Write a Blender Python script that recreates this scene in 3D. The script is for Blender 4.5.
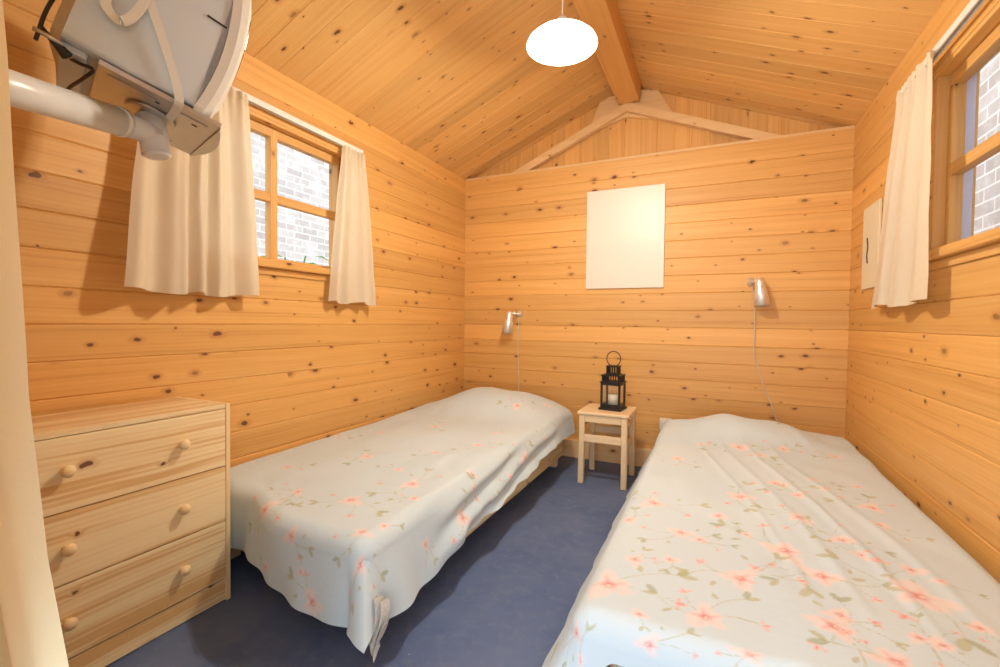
import bpy, bmesh, math, random
import numpy as np
from mathutils import Vector, Matrix
PI = math.pi
S = bpy.context.scene
for o in list(bpy.data.objects): bpy.data.objects.remove(o)
C = S.collection

# ------------------------------------------------------------ camera
cam = bpy.data.cameras.new('camera'); co = bpy.data.objects.new('camera', cam); C.objects.link(co)
cam.sensor_width = 36.0; cam.lens = 457.608 / 1000 * 36.0; cam.clip_start = 0.02; cam.clip_end = 200
R_ = Vector((0.90526399, 0.42468349, 0.01187627)); U_ = Vector((-0.0217857, 0.01848528, 0.99959176))
F_ = Vector((-0.42429058, 0.90515315, -0.02598609))
m = Matrix.Identity(4)
for i in range(3): m[i][0] = R_[i]; m[i][1] = U_[i]; m[i][2] = -F_[i]
m.translation = Vector((0, 0, 1.0)); co.matrix_world = m
S.camera = co
# ------------------------------------------------------------ world, lights, exposure
W = bpy.data.worlds.new('sky'); S.world = W; W.use_nodes = True
bg = W.node_tree.nodes['Background']; bg.inputs[0].default_value = (0.86, 0.93, 1.0, 1); bg.inputs[1].default_value = 2.25
S.view_settings.view_transform = 'Standard'; S.view_settings.look = 'None'
S.view_settings.gamma = 1.0; S.view_settings.use_curve_mapping = False
S.view_settings.exposure = 0.36
def light(name, kind, loc, power, col, rot=(0, 0, 0), **kw):
    l = bpy.data.lights.new(name, kind); l.energy = power; l.color = col
    for k, v in kw.items(): setattr(l, k, v)
    o = bpy.data.objects.new(name, l); C.objects.link(o); o.location = loc; o.rotation_euler = rot
    return o
# daylight coming in through the open doorway behind the camera
light('doorway_daylight', 'AREA', (-0.05, -2.8, 1.25), 32, (0.76, 0.88, 1.0), (math.radians(90), 0, 0), shape='RECTANGLE', size=2.8, size_y=2.0)
# bulb of the pendant lamp
light('pendant_bulb', 'POINT', (-0.58, 1.79, 2.09), 56, (1.0, 0.93, 0.80), shadow_soft_size=0.06)

# ------------------------------------------------------------ room numbers (metres)
XL, XR, YF, YB, ZW, XM, ZR = -1.874, 0.711, 0.16, 3.30, 2.16, -0.583, 2.69
TW = 0.075
P0, PZ = 0.04, 0.1167

# ------------------------------------------------------------ node helper
class NT:
    def __init__(s, name):
        s.m = bpy.data.materials.new(name); s.m.use_nodes = True; s.t = s.m.node_tree
        s.t.nodes.clear(); s.out = s.t.nodes.new('ShaderNodeOutputMaterial')
    def n(s, ty, ins=None, **kw):
        nd = s.t.nodes.new(ty)
        for k, v in kw.items(): setattr(nd, k, v)
        for k, v in (ins or {}).items():
            if isinstance(v, bpy.types.NodeSocket): s.t.links.new(v, nd.inputs[k])
            else: nd.inputs[k].default_value = v
        return nd
    def math(s, op, a, b=0.0, c=0.0, clamp=False):
        return s.n('ShaderNodeMath', {0: a, 1: b, 2: c}, operation=op, use_clamp=clamp).outputs[0]
    def mix(s, f, a, b, mode='MIX'):
        nd = s.n('ShaderNodeMix', None, data_type='RGBA', blend_type=mode)
        for k, v in ((0, f), (6, a), (7, b)):
            if isinstance(v, bpy.types.NodeSocket): s.t.links.new(v, nd.inputs[k])
            else: nd.inputs[k].default_value = v
        return nd.outputs[2]
    def vec(s, x, y, z=0.0): return s.n('ShaderNodeCombineXYZ', {0: x, 1: y, 2: z}).outputs[0]
    def noise(s, v, scale=1.0, detail=2.0, rough=0.5, dim='3D'):
        return s.n('ShaderNodeTexNoise', {'Vector': v, 'Scale': scale, 'Detail': detail, 'Roughness': rough}, noise_dimensions=dim).outputs[0]
    def smooth(s, v, a, b, lo=0.0, hi=1.0):
        return s.n('ShaderNodeMapRange', {0: v, 1: a, 2: b, 3: lo, 4: hi}, interpolation_type='SMOOTHSTEP').outputs[0]
    def surf(s, sock): s.t.links.new(sock, s.out.inputs[0]); return s.m
    def pbr(s, col, rough=0.5, metal=0.0, bump=None, bstr=0.1, bdist=0.002, **kw):
        ins = {'Base Color': col, 'Roughness': rough, 'Metallic': metal}; ins.update(kw)
        p = s.n('ShaderNodeBsdfPrincipled', ins)
        if bump is not None:
            b = s.n('ShaderNodeBump', {'Height': bump, 'Strength': bstr, 'Distance': bdist}); s.t.links.new(b.outputs[0], p.inputs['Normal'])
        return s.surf(p.outputs[0])

def srgb(r, g, b):
    f = lambda c: (c / 255 / 12.92) if c / 255 <= 0.04045 else ((c / 255 + 0.055) / 1.055) ** 2.4
    return (f(r), f(g), f(b), 1)

def pine(name, axis, light_, mid, dark, knot=0.34, kscale=1.0, bands=1.0, rough=0.42, ksize=1.0, vary=0.24, spread=0.42, gs=34.0, flat=False):
    t = NT(name)
    oc = t.n('ShaderNodeTexCoord').outputs['Object']; s = t.n('ShaderNodeSeparateXYZ', {0: oc})
    i = 'XYZ'.index(axis); a = s.outputs[i]; b = t.math('ADD', s.outputs[(i + 1) % 3], s.outputs[(i + 2) % 3])
    if flat: b = s.outputs[1]
    rnd = t.n('ShaderNodeAttribute', attribute_name='rnd').outputs['Fac']
    A = t.math('ADD', a, t.math('MULTIPLY', rnd, 53.7)); B = t.math('ADD', b, t.math('MULTIPLY', rnd, 91.3))
    # knots
    wob = t.noise(t.vec(t.math('MULTIPLY', A, 40), t.math('MULTIPLY', B, 40)), 1.0, 1.0)
    kv = t.vec(t.math('MULTIPLY_ADD', wob, 0.10, t.math('MULTIPLY', A, 7.0 * kscale)), t.math('MULTIPLY_ADD', wob, 0.12, t.math('MULTIPLY', B, 12.5 * kscale)))
    vo = t.n('ShaderNodeTexVoronoi', {'Vector': kv, 'Scale': 1.0, 'Randomness': 0.95}, voronoi_dimensions='2D')
    dist = vo.outputs['Distance']; sc = t.n('ShaderNodeSeparateColor', {0: vo.outputs['Color']})
    sel = t.math('LESS_THAN', sc.outputs[0], knot)
    rad = t.math('MULTIPLY_ADD', t.math('POWER', sc.outputs[1], 2.0), 0.085 * ksize, 0.035 * ksize)
    q = t.math('DIVIDE', dist, rad)
    core = t.math('MULTIPLY', t.smooth(q, 0.75, 1.25, 1, 0), sel)
    halo = t.math('MULTIPLY', t.smooth(q, 0.9, 3.2, 1, 0), sel)
    # grain bends round the knots
    lf = t.noise(t.vec(t.math('MULTIPLY', A, 1.3), t.math('MULTIPLY', B, 5.0)), 1.0, 2.0)
    gB = t.math('ADD', B, t.math('ADD', t.math('MULTIPLY', lf, 0.035), t.math('MULTIPLY', halo, 0.012)))
    g1 = t.noise(t.vec(t.math('MULTIPLY', A, 3.0), t.math('MULTIPLY', gB, 150.0)), 1.0, 3.0, 0.6)
    g2 = t.noise(t.vec(t.math('MULTIPLY', A, 0.7), t.math('MULTIPLY', gB, gs)), 1.0, 2.0, 0.5)
    g3 = t.math('SINE', t.math('MULTIPLY', gB, 420.0))
    g = t.math('ADD', t.math('MULTIPLY', g1, 0.30), t.math('ADD', t.math('MULTIPLY', g2, 0.75 * bands), t.math('MULTIPLY', g3, 0.035 * bands)))
    base = 0.15 + 0.375 * bands
    f = t.smooth(g, base - spread, base + spread)
    cr = t.mix(t.smooth(f, 0.0, 0.55), light_, mid); cr = t.mix(t.smooth(f, 0.5, 1.0), cr, dark)
    wn = t.n('ShaderNodeTexWhiteNoise', {'W': t.math('MULTIPLY', rnd, 71.0)}, noise_dimensions='1D').outputs[0]
    v = t.math('MULTIPLY_ADD', wn, vary, 1.0 - vary / 2)
    cr = t.mix(1.0, cr, t.n('ShaderNodeCombineColor', {0: v, 1: v, 2: v}).outputs[0], 'MULTIPLY')
    kd = (0.12, 0.035, 0.010, 1); kh = (dark[0] * 0.72, dark[1] * 0.55, dark[2] * 0.45, 1)
    cr = t.mix(t.math('MULTIPLY', halo, 0.40), cr, kh)
    strength = t.smooth(sc.outputs[2], 0.1, 0.6, 0.45, 0.92)
    cr = t.mix(t.math('MULTIPLY', core, strength), cr, kd)
    return t.pbr(cr, t.math('MULTIPLY_ADD', g1, 0.15, rough), bump=t.math('SUBTRACT', t.math('MULTIPLY', g1, 0.6), core), bstr=0.18, bdist=0.002)

WC = ((0.81, 0.482, 0.172, 1), (0.745, 0.402, 0.118, 1), (0.60, 0.28, 0.068, 1))
CC = ((0.82, 0.53, 0.215, 1), (0.76, 0.45, 0.155, 1), (0.62, 0.31, 0.09, 1))
LC = ((0.93, 0.76, 0.46, 1), (0.88, 0.67, 0.37, 1), (0.74, 0.46, 0.19, 1))
M = {}
M['wallY'] = pine('pine_wall_y', 'Y', *WC)
M['wallX'] = pine('pine_wall_x', 'X', *WC)
M['ceil'] = pine('pine_ceiling', 'X', *CC, knot=0.36, kscale=1.1, flat=True)
M['gable'] = pine('pine_gable', 'Z', *WC, knot=0.15)
M['trimY'] = pine('pine_trim_y', 'Y', *WC, knot=0.15)
M['trimX'] = pine('pine_trim_x', 'X', *WC, knot=0.2)
M['trimZ'] = pine('pine_trim_z', 'Z', *WC, knot=0.15)
M['beam'] = pine('pine_beam', 'Y', *WC, knot=0.2, vary=0.0)
M['lightX'] = pine('light_pine_x', 'X', (0.86, 0.60, 0.31, 1), (0.82, 0.54, 0.26, 1), (0.72, 0.42, 0.17, 1), knot=0.2, vary=0.05)
M['birchX'] = pine('pale_wood_x', 'X', (0.87, 0.68, 0.44, 1), (0.83, 0.62, 0.37, 1), (0.74, 0.5, 0.27, 1), knot=0.0, vary=0.0)
M['birchZ'] = pine('pale_wood_z', 'Z', (0.87, 0.68, 0.44, 1), (0.83, 0.62, 0.37, 1), (0.74, 0.5, 0.27, 1), knot=0.0, vary=0.0)
M['birchY'] = pine('pale_wood_y', 'Y', (0.87, 0.68, 0.44, 1), (0.83, 0.62, 0.37, 1), (0.74, 0.5, 0.27, 1), knot=0.0, vary=0.0)
M['chestY'] = pine('chest_pine_y', 'Y', *LC, spread=0.19, gs=17.0, knot=0.16, kscale=0.75, bands=1.5, rough=0.5, vary=0.12)
M['chestZ'] = pine('chest_pine_z', 'Z', *LC, knot=0.05, bands=0.8, rough=0.5, vary=0.1)
def plain(name, col, rough=0.5, metal=0.0, nscale=60, namt=0.06, bstr=0.05, **kw):
    t = NT(name); oc = t.n('ShaderNodeTexCoord').outputs['Object']; n = t.noise(oc, nscale, 3.0)
    c2 = tuple(min(1, c * (1 - namt * 2)) for c in col[:3]) + (1,)
    return t.pbr(t.mix(n, c2, col), rough, metal, bump=n, bstr=bstr, bdist=0.001, **kw)
M['white'] = plain('white_paint', srgb(238, 236, 228), 0.35)
M['board'] = plain('white_board', srgb(236, 228, 212), 0.38, nscale=8, namt=0.01, bstr=0.0)
M['alu'] = plain('brushed_aluminium', (0.92, 0.91, 0.89, 1), 0.36, 0.8, nscale=200, namt=0.04)
M['steel'] = plain('galvanised_steel', (0.62, 0.60, 0.56, 1), 0.36, 0.85, nscale=30, namt=0.08)
M['tv'] = plain('grey_plastic', srgb(206, 213, 216), 0.5, nscale=400, namt=0.02)
M['tvlight'] = plain('pale_plastic', srgb(226, 222, 210), 0.4, nscale=400, namt=0.01)
M['armpaint'] = plain('light_grey_enamel', srgb(224, 225, 222), 0.3, nscale=10, namt=0.02)
M['darkplastic'] = plain('dark_plastic', (0.02, 0.02, 0.02, 1), 0.4)
M['blackmetal'] = plain('black_metal', (0.018, 0.015, 0.013, 1), 0.45, 0.3)
M['screen'] = plain('dark_screen', (0.02, 0.025, 0.025, 1), 0.08, namt=0.0, bstr=0.0)
M['strap'] = plain('white_webbing', srgb(232, 228, 216), 0.8, nscale=300, namt=0.06, bstr=0.3)
M['wax'] = plain('ivory_wax', srgb(235, 225, 200), 0.5)
M['cord'] = plain('pale_cord', srgb(222, 205, 180), 0.5)
M['concrete'] = plain('paving', (0.45, 0.44, 0.42, 1), 0.9, nscale=12, namt=0.2)
M['leaf'] = plain('green_leaf', (0.10, 0.35, 0.06, 1), 0.5, nscale=20, namt=0.2)
M['bluepaint'] = plain('pale_blue_paint', srgb(196, 206, 238), 0.5)
M['bluecloth'] = plain('blue_cloth', srgb(84, 112, 176), 0.9, nscale=300, namt=0.1)
M['lace'] = plain('off_white_lace', srgb(225, 218, 205), 0.9, nscale=160, namt=0.25, bstr=0.5)

def carpet():
    t = NT('blue_carpet'); oc = t.n('ShaderNodeTexCoord').outputs['Object']
    big = t.noise(oc, 3.0, 4.0, 0.6); mid = t.noise(oc, 22.0, 3.0, 0.6); fine = t.noise(oc, 420.0, 2.0, 0.7)
    c = t.mix(t.smooth(big, 0.3, 0.7), srgb(84, 102, 142), srgb(108, 122, 154))
    c = t.mix(t.smooth(mid, 0.45, 0.75, 0, 0.45), c, srgb(128, 136, 156))
    c = t.mix(t.smooth(fine, 0.35, 0.65, 0, 0.5), c, srgb(78, 92, 120))
    sp = t.n('ShaderNodeTexVoronoi', {'Vector': oc, 'Scale': 26.0}); 
    pick = t.math('LESS_THAN', t.n('ShaderNodeSeparateColor', {0: sp.outputs['Color']}).outputs[0], 0.10)
    c = t.mix(t.math('MULTIPLY', t.math('LESS_THAN', sp.outputs['Distance'], 0.05), pick), c, srgb(190, 190, 185))
    return t.pbr(c, 0.95, bump=fine, bstr=0.6, bdist=0.004)
M['carpet'] = carpet()

def curtain_mat(name, col, trans):
    t = NT(name); oc = t.n('ShaderNodeTexCoord').outputs['Object']
    n = t.noise(oc, 500, 2.0); c = t.mix(n, tuple(x * 0.93 for x in col[:3]) + (1,), col)
    b = t.n('ShaderNodeBump', {'Height': n, 'Strength': 0.15, 'Distance': 0.001}).outputs[0]
    d = t.n('ShaderNodeBsdfDiffuse', {0: c, 'Normal': b}).outputs[0]; tr = t.n('ShaderNodeBsdfTranslucent', {0: c}).outputs[0]
    return t.surf(t.n('ShaderNodeMixShader', {0: trans, 1: d, 2: tr}).outputs[0])
M['curtain'] = curtain_mat('cream_curtain_cloth', srgb(246, 232, 205), 0.3)
M['doorcurtain'] = curtain_mat('yellow_cream_curtain_cloth', srgb(248, 238, 200), 0.35)

def glass():
    t = NT('window_glass'); fc = t.n('ShaderNodeLayerWeight', {0: 0.5}).outputs['Facing']; fr = t.math('MULTIPLY_ADD', t.math('POWER', fc, 5.0), 0.7, 0.03)
    a = t.n('ShaderNodeBsdfTransparent', {0: (0.97, 0.98, 0.98, 1)}).outputs[0]; g = t.n('ShaderNodeBsdfGlossy', {0: (1, 1, 1, 1), 1: 0.02}).outputs[0]
    return t.surf(t.n('ShaderNodeMixShader', {0: fr, 1: a, 2: g}).outputs[0])
M['glass'] = glass()

def brick(name, c1, c2, mort, course=0.065, L=0.21):
    t = NT(name); oc = t.n('ShaderNodeTexCoord').outputs['Object']; s = t.n('ShaderNodeSeparateXYZ', {0: oc})
    v = t.vec(s.outputs[1], s.outputs[2])
    b = t.n('ShaderNodeTexBrick', {'Vector': v, 'Color1': c1, 'Color2': c2, 'Mortar': mort, 'Scale': 1.0, 'Mortar Size': 0.007, 'Mortar Smooth': 0.3, 'Brick Width': L, 'Row Height': course})
    n = t.noise(oc, 9.0, 5.0, 0.7)
    c = t.mix(t.smooth(n, 0.45, 0.75, 0, 0.6), b.outputs[0], mort)
    return t.pbr(c, 0.9, bump=b.outputs[1], bstr=0.4, bdist=-0.006)
M['brickL'] = brick('pale_brick', srgb(200, 194, 190), srgb(176, 168, 164), srgb(228, 226, 224), 0.075)
M['brickR'] = brick('whitewashed_brick', srgb(200, 192, 190), srgb(176, 164, 160), srgb(232, 230, 228), 0.078, 0.23)

def zigzag():
    t = NT('zigzag_ticking'); oc = t.n('ShaderNodeTexCoord').outputs['Object']; s = t.n('ShaderNodeSeparateXYZ', {0: oc})
    h = t.math('ADD', s.outputs[0], s.outputs[1]); tri = t.math('PINGPONG', h, 0.03)
    q = t.math('FRACT', t.math('MULTIPLY', t.math('ADD', s.outputs[2], tri), 32.0))
    c = t.mix(t.smooth(q, 0.3, 0.4), srgb(178, 168, 135), srgb(90, 92, 76)); c = t.mix(t.smooth(q, 0.72, 0.8), c, srgb(190, 110, 95))
    return t.pbr(c, 0.9)
M['ticking'] = zigzag()

def spread_mat():
    t = NT('floral_bedspread'); a = t.n('ShaderNodeAttribute', attribute_name='print').outputs['Color']
    oc = t.n('ShaderNodeTexCoord').outputs['Object']; n = t.noise(oc, 700, 2.0)
    f = t.noise(oc, 55.0, 3.0, 0.6)
    c = t.mix(1.0, a, t.mix(n, (0.95, 0.95, 0.95, 1), (1, 1, 1, 1)), 'MULTIPLY')
    return t.pbr(c, 0.85, bump=t.math('ADD', t.math('MULTIPLY', n, 0.2), f), bstr=0.25, bdist=0.003, **{'Sheen Weight': 0.15})
M['spread'] = spread_mat()

def shade_mat():
    t = NT('lit_opal_glass')
    return t.pbr(srgb(250, 248, 240), 0.25, **{'Emission Color': (1.0, 0.95, 0.86, 1), 'Emission Strength': 3.0})
M['opal'] = shade_mat()
def bulb_mat():
    t = NT('lit_bulb'); return t.pbr((1, 1, 1, 1), 0.3, **{'Emission Color': (1.0, 0.93, 0.8, 1), 'Emission Strength': 12.0})
M['bulb'] = bulb_mat()

# ------------------------------------------------------------ mesh helpers
def nbm(): return bmesh.new()
def quad_box(bm, x0, x1, y0, y1, z0, z1, bev=0.0, rnd=None, seg=1, mat=None):
    la = bm.faces.layers.float.get('rnd') or bm.faces.layers.float.new('rnd')
    vs = [bm.verts.new((x, y, z)) for x in (x0, x1) for y in (y0, y1) for z in (z0, z1)]
    idx = [(0, 1, 3, 2), (4, 6, 7, 5), (0, 4, 5, 1), (2, 3, 7, 6), (0, 2, 6, 4), (1, 5, 7, 3)]
    fs = [bm.faces.new([vs[i] for i in f]) for f in idx]
    if bev > 0:
        old = set(bm.faces) - set(fs)
        es = list({e for f in fs for e in f.edges})
        bmesh.ops.bevel(bm, geom=es, offset=bev, segments=seg, affect='EDGES', profile=0.5)
        fs = [f for f in bm.faces if f not in old]
        vs = list({v for f in fs for v in f.verts})
    if rnd is not None:
        for f in fs: f[la] = rnd
    if mat is not None: bmesh.ops.transform(bm, matrix=mat, verts=vs)
    return vs
def setrnd(bm, r):
    la = bm.faces.layers.float.get('rnd') or bm.faces.layers.float.new('rnd')
    for f in bm.faces: f[la] = r
def frame_of(d):
    d = Vector(d).normalized(); a = Vector((0, 0, 1)) if abs(d.z) < 0.9 else Vector((1, 0, 0))
    u = d.cross(a).normalized(); return u, d.cross(u).normalized()
def cyl(bm, p0, p1, r0, r1=None, seg=20, cap=True):
    r1 = r0 if r1 is None else r1; p0, p1 = Vector(p0), Vector(p1); u, v = frame_of(p1 - p0)
    A = [bm.verts.new(p0 + (u * math.cos(2 * PI * i / seg) + v * math.sin(2 * PI * i / seg)) * r0) for i in range(seg)]
    B = [bm.verts.new(p1 + (u * math.cos(2 * PI * i / seg) + v * math.sin(2 * PI * i / seg)) * r1) for i in range(seg)]
    for i in range(seg): f = bm.faces.new((A[i], A[(i + 1) % seg], B[(i + 1) % seg], B[i])); f.smooth = True
    if cap: bm.faces.new(A[::-1]); bm.faces.new(B)
def lathe(bm, prof, org, axis=(0, 0, 1), seg=40, cap=False):
    org = Vector(org); ax = Vector(axis).normalized(); u, v = frame_of(ax); rings = []
    for r, h in prof:
        if r < 1e-5: rings.append([bm.verts.new(org + ax * h)])
        else: rings.append([bm.verts.new(org + ax * h + (u * math.cos(2 * PI * i / seg) + v * math.sin(2 * PI * i / seg)) * r) for i in range(seg)])
    for a, b in zip(rings, rings[1:]):
        for i in range(seg):
            j = (i + 1) % seg
            if len(a) == 1 and len(b) == 1: continue
            vs = (a[0], b[j], b[i]) if len(a) == 1 else (a[i], a[j], b[0]) if len(b) == 1 else (a[i], a[j], b[j], b[i])
            f = bm.faces.new(vs); f.smooth = True
def spline(pts, n=8):
    P = [Vector(p) for p in pts]; P = [P[0] * 2 - P[1]] + P + [P[-1] * 2 - P[-2]]; out = []
    for i in range(1, len(P) - 2):
        a, b, c, d = P[i - 1:i + 3]
        for k in range(n):
            t = k / n; out.append(0.5 * ((2 * b) + (c - a) * t + (2 * a - 5 * b + 4 * c - d) * t * t + (3 * b - a - 3 * c + d) * t ** 3))
    return out + [P[-2]]
def tube(bm, pts, r, seg=10, n=8, smooth=True):
    P = spline(pts, n) if smooth else [Vector(p) for p in pts]
    u, v = frame_of(P[1] - P[0]); prev = None
    rings = []
    for i, p in enumerate(P):
        d = (P[min(i + 1, len(P) - 1)] - P[max(i - 1, 0)]).normalized()
        u = (u - d * u.dot(d)).normalized(); v = d.cross(u)
        rr = r(i / (len(P) - 1)) if callable(r) else r
        rings.append([bm.verts.new(p + (u * math.cos(2 * PI * k / seg) + v * math.sin(2 * PI * k / seg)) * rr) for k in range(seg)])
    for a, b in zip(rings, rings[1:]):
        for k in range(seg): f = bm.faces.new((a[k], a[(k + 1) % seg], b[(k + 1) % seg], b[k])); f.smooth = True
    bm.faces.new(rings[0][::-1]); bm.faces.new(rings[-1])
def ribbon(bm, pts, wdir, w, th, n=6):
    P = spline(pts, n); rows = []
    for i, p in enumerate(P):
        d = (P[min(i + 1, len(P) - 1)] - P[max(i - 1, 0)]).normalized(); wd = Vector(wdir(i / (len(P) - 1)) if callable(wdir) else wdir)
        wd = (wd - d * wd.dot(d)).normalized(); nn = d.cross(wd)
        rows.append([bm.verts.new(p + wd * a * w / 2 + nn * b * th / 2) for a, b in ((-1, -1), (1, -1), (1, 1), (-1, 1))])
    for a, b in zip(rows, rows[1:]):
        for k in range(4): bm.faces.new((a[k], a[(k + 1) % 4], b[(k + 1) % 4], b[k]))
    bm.faces.new(rows[0][::-1]); bm.faces.new(rows[-1])
def prism(bm, poly, y0, y1, axis='Y'):
    f3 = (lambda a, b, c: (a, c, b)) if axis == 'Y' else (lambda a, b, c: (c, a, b))
    A = [bm.verts.new(f3(a, b, y0)) for a, b in poly]; B = [bm.verts.new(f3(a, b, y1)) for a, b in poly]
    n = len(poly)
    for i in range(n): bm.faces.new((A[i], A[(i + 1) % n], B[(i + 1) % n], B[i]))
    bm.faces.new(A[::-1]); bm.faces.new(B)
def obj(name, bm, mat, parent=None, fix=True):
    if fix: bmesh.ops.recalc_face_normals(bm, faces=bm.faces)
    me = bpy.data.meshes.new(name); bm.to_mesh(me); bm.free(); me.materials.append(mat)
    o = bpy.data.objects.new(name, me); C.objects.link(o)
    if parent is not None: o.parent = parent
    return o
def struct(name, bm, mat, parent=None, **k):
    o = obj(name, bm, mat, parent, **k)
    if parent is None: o['kind'] = 'structure'
    return o
def tag(o, label, cat, group=None):
    o['label'] = label; o['category'] = cat
    if group: o['group'] = group
    return o
def thing(name, label, cat, loc=(0, 0, 0), group=None, mat=None):
    o = bpy.data.objects.new(name, None); C.objects.link(o); o.empty_display_size = 0.1
    if mat is not None: o.matrix_world = mat
    else: o.location = loc
    return tag(o, label, cat, group)

# ------------------------------------------------------------ structure: boarded walls
rng = random.Random(5)
def board_wall(bm, kind, face, out, a0, a1, z0, z1, hole=None, ch=0.0045):
    """boards with chamfered long edges. kind 'Y': wall along Y at x=face; 'X': along X at y=face. out: +-1 away from the room"""
    la = bm.faces.layers.float.get('rnd') or bm.faces.layers.float.new('rnd')
    seams = [z0] + [P0 + PZ * k for k in range(40) if z0 + 0.01 < P0 + PZ * k < z1 - 0.02] + [z1]
    back = face + out * TW
    def rect(b0, b1, c0, c1, lo, hi, r):
        if b1 - b0 < 1e-4 or c1 - c0 < 1e-4: return
        pr = []                                   # (offset from face, z)
        if lo: pr += [(ch, c0), (0, c0 + ch)]
        else: pr += [(0, c0)]
        if hi: pr += [(0, c1 - ch), (ch, c1)]
        else: pr += [(0, c1)]
        pr = [(face + out * o, z) for o, z in pr] + [(back, c1), (back, c0)]
        mk = (lambda d, b, z: (d, b, z)) if kind == 'Y' else (lambda d, b, z: (b, d, z))
        A = [bm.verts.new(mk(d, b0, z)) for d, z in pr]; B = [bm.verts.new(mk(d, b1, z)) for d, z in pr]
        n = len(pr); fs = [bm.faces.new((A[i], A[(i + 1) % n], B[(i + 1) % n], B[i])) for i in range(n)]
        fs += [bm.faces.new(A[::-1]), bm.faces.new(B)]
        for f in fs: f[la] = r
    for c0, c1 in zip(seams, seams[1:]):
        r = rng.random()
        if hole and c1 > hole[2] and c0 < hole[3]:
            h0, h1, g0, g1 = hole
            rect(a0, h0, c0, c1, True, True, r); rect(h1, a1, c0, c1, True, True, r)
            if c0 < g0: rect(h0, h1, c0, g0, True, False, r)
            if c1 > g1: rect(h0, h1, g1, c1, False, True, r)
        else: rect(a0, a1, c0, c1, True, True, r)
LW = (1.10, 1.955, 1.235, 1.915)     # left window opening y0 y1 z0 z1
RW = (1.36, 2.195, 1.235, 1.915)
for side, face, out, hole in (('left', XL, -1, LW), ('right', XR, 1, RW)):
    bm = nbm(); board_wall(bm, 'Y', face, out, YF - TW, YB + TW, 0, ZW, hole); struct('wall_' + side, bm, M['wallY'])
bm = nbm(); board_wall(bm, 'X', YB, 1, XL, XR, 0, ZW); struct('wall_back', bm, M['wallX'])
bm = nbm(); board_wall(bm, 'X', YF, -1, XL, XR, 0, ZW, (-0.66, 0.42, 0.0, 2.02)); struct('wall_front', bm, M['wallX'])
# gables of vertical boards, set back on top of the end walls
for nm, y0, y1 in (('wall_gable_back', YB + 0.09, YB + 0.12), ('wall_gable_front', YF - 0.07, YF - 0.035)):
    bm = nbm(); la = bm.faces.layers.float.new('rnd')
    xs = [XL] + [XM - 0.033 + 0.112 * k for k in range(-11, 13)] + [XR]
    zt = lambda x: ZW + (ZR - ZW) * (1 - abs(x - XM) / (XR - XM)) + 0.02
    for a, b in zip(xs, xs[1:]):
        if b - a < 0.01: continue
        r = rng.random(); c = 0.003; s = 1 if nm.endswith('back') else -1
        yf, yb = (y0, y1) if s == 1 else (y1, y0)
        pr = [(a, yf + s * c), (a + c, yf), (b - c, yf), (b, yf + s * c), (b, yb), (a, yb)]
        A = [bm.verts.new((x, y, ZW - 0.02)) for x, y in pr]; B = [bm.verts.new((x, y, zt(x))) for x, y in pr]
        fs = [bm.faces.new((A[i], A[(i + 1) % 6], B[(i + 1) % 6], B[i])) for i in range(6)] + [bm.faces.new(A[::-1]), bm.faces.new(B)]
        for f in fs: f[la] = r
    struct(nm, bm, M['gable'])
# ceiling: two slopes, boards running from ridge to eaves
bm = nbm(); la = bm.faces.layers.float.new('rnd'); bw = 0.122; c = 0.003
k = 0
while True:
    y0 = 1.395 - bw * 12 + bw * k; y1 = y0 + bw; k += 1
    if y0 > YB + 0.15: break
    for s in (-1, 1):
        r = rng.random(); sl = (ZR - ZW) / (XR - XM)
        ex = 0.16
        pr = [(y0, c), (y0 + c, 0), (y1 - c, 0), (y1, c), (y1, 0.05), (y0, 0.05)]
        A = [bm.verts.new((XM, y, ZR + h)) for y, h in pr]; B = [bm.verts.new((XM + s * (XR - XM + ex), y, ZW - sl * ex + h)) for y, h in pr]
        fs = [bm.faces.new((A[i], A[(i + 1) % 6], B[(i + 1) % 6], B[i])) for i in range(6)] + [bm.faces.new(A[::-1]), bm.faces.new(B)]
        for f in fs: f[la] = r
struct('ceiling', bm, M['ceil'])
bm = nbm(); quad_box(bm, XL - TW, XR + TW, YF - 1.6, YB + TW, -0.06, 0.0); struct('floor', bm, M['carpet'])
# ridge beam
bm = nbm(); prism(bm, [(XM - 0.068, 2.545), (XM + 0.075, 2.545), (XM + 0.09, 2.70), (XM - 0.09, 2.70)], YF - 0.03, YB + 0.018); setrnd(bm, 0.31)
struct('trim_1', bm, M['beam'])
# truss chevron battens and gusset plate
bm = nbm(); y0, y1 = YB + 0.002, YB + 0.03
prism(bm, [(-0.785, 2.635), (-0.875, 2.40), (-0.60, 2.47), (-0.26, 2.39), (-0.40, 2.635)], YB + 0.062, YB + 0.088); setrnd(bm, 0.7)
struct('trim_2', bm, M['lightX'])
bm = nbm()
for x0, z0, x1, z1, dx in ((-1.52, 2.150, -0.595, 2.555, 0), (0.40, 2.150, -0.595, 2.555, 0)):
    d = Vector((x1 - x0, 0, z1 - z0)); L = d.length; d.normalize(); nrm = Vector((-d.z, 0, d.x)) * (1 if d.x > 0 else -1)
    q = [Vector((x0, 0, z0)), Vector((x1, 0, z1)), Vector((x1, 0, z1)) - Vector((0, 0, 0.06)), Vector((x0, 0, z0)) - Vector((0, 0, 0.06))]
    prism(bm, [(p.x, p.z) for p in q], YB + 0.020, YB + 0.061)
setrnd(bm, 0.45); struct('trim_3', bm, M['lightX'])
# cap strip on top of the back wall, baseboards
bm = nbm(); quad_box(bm, XL, XR, YB - 0.004, YB + 0.02, ZW - 0.012, ZW + 0.004, 0.002, rnd=0.2); struct('trim_4', bm, M['lightX'])
bm = nbm(); quad_box(bm, XL, XR, YB - 0.016, YB, 0.0, 0.13, 0.003, rnd=0.6); struct('baseboard_back', bm, M['lightX'])

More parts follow.
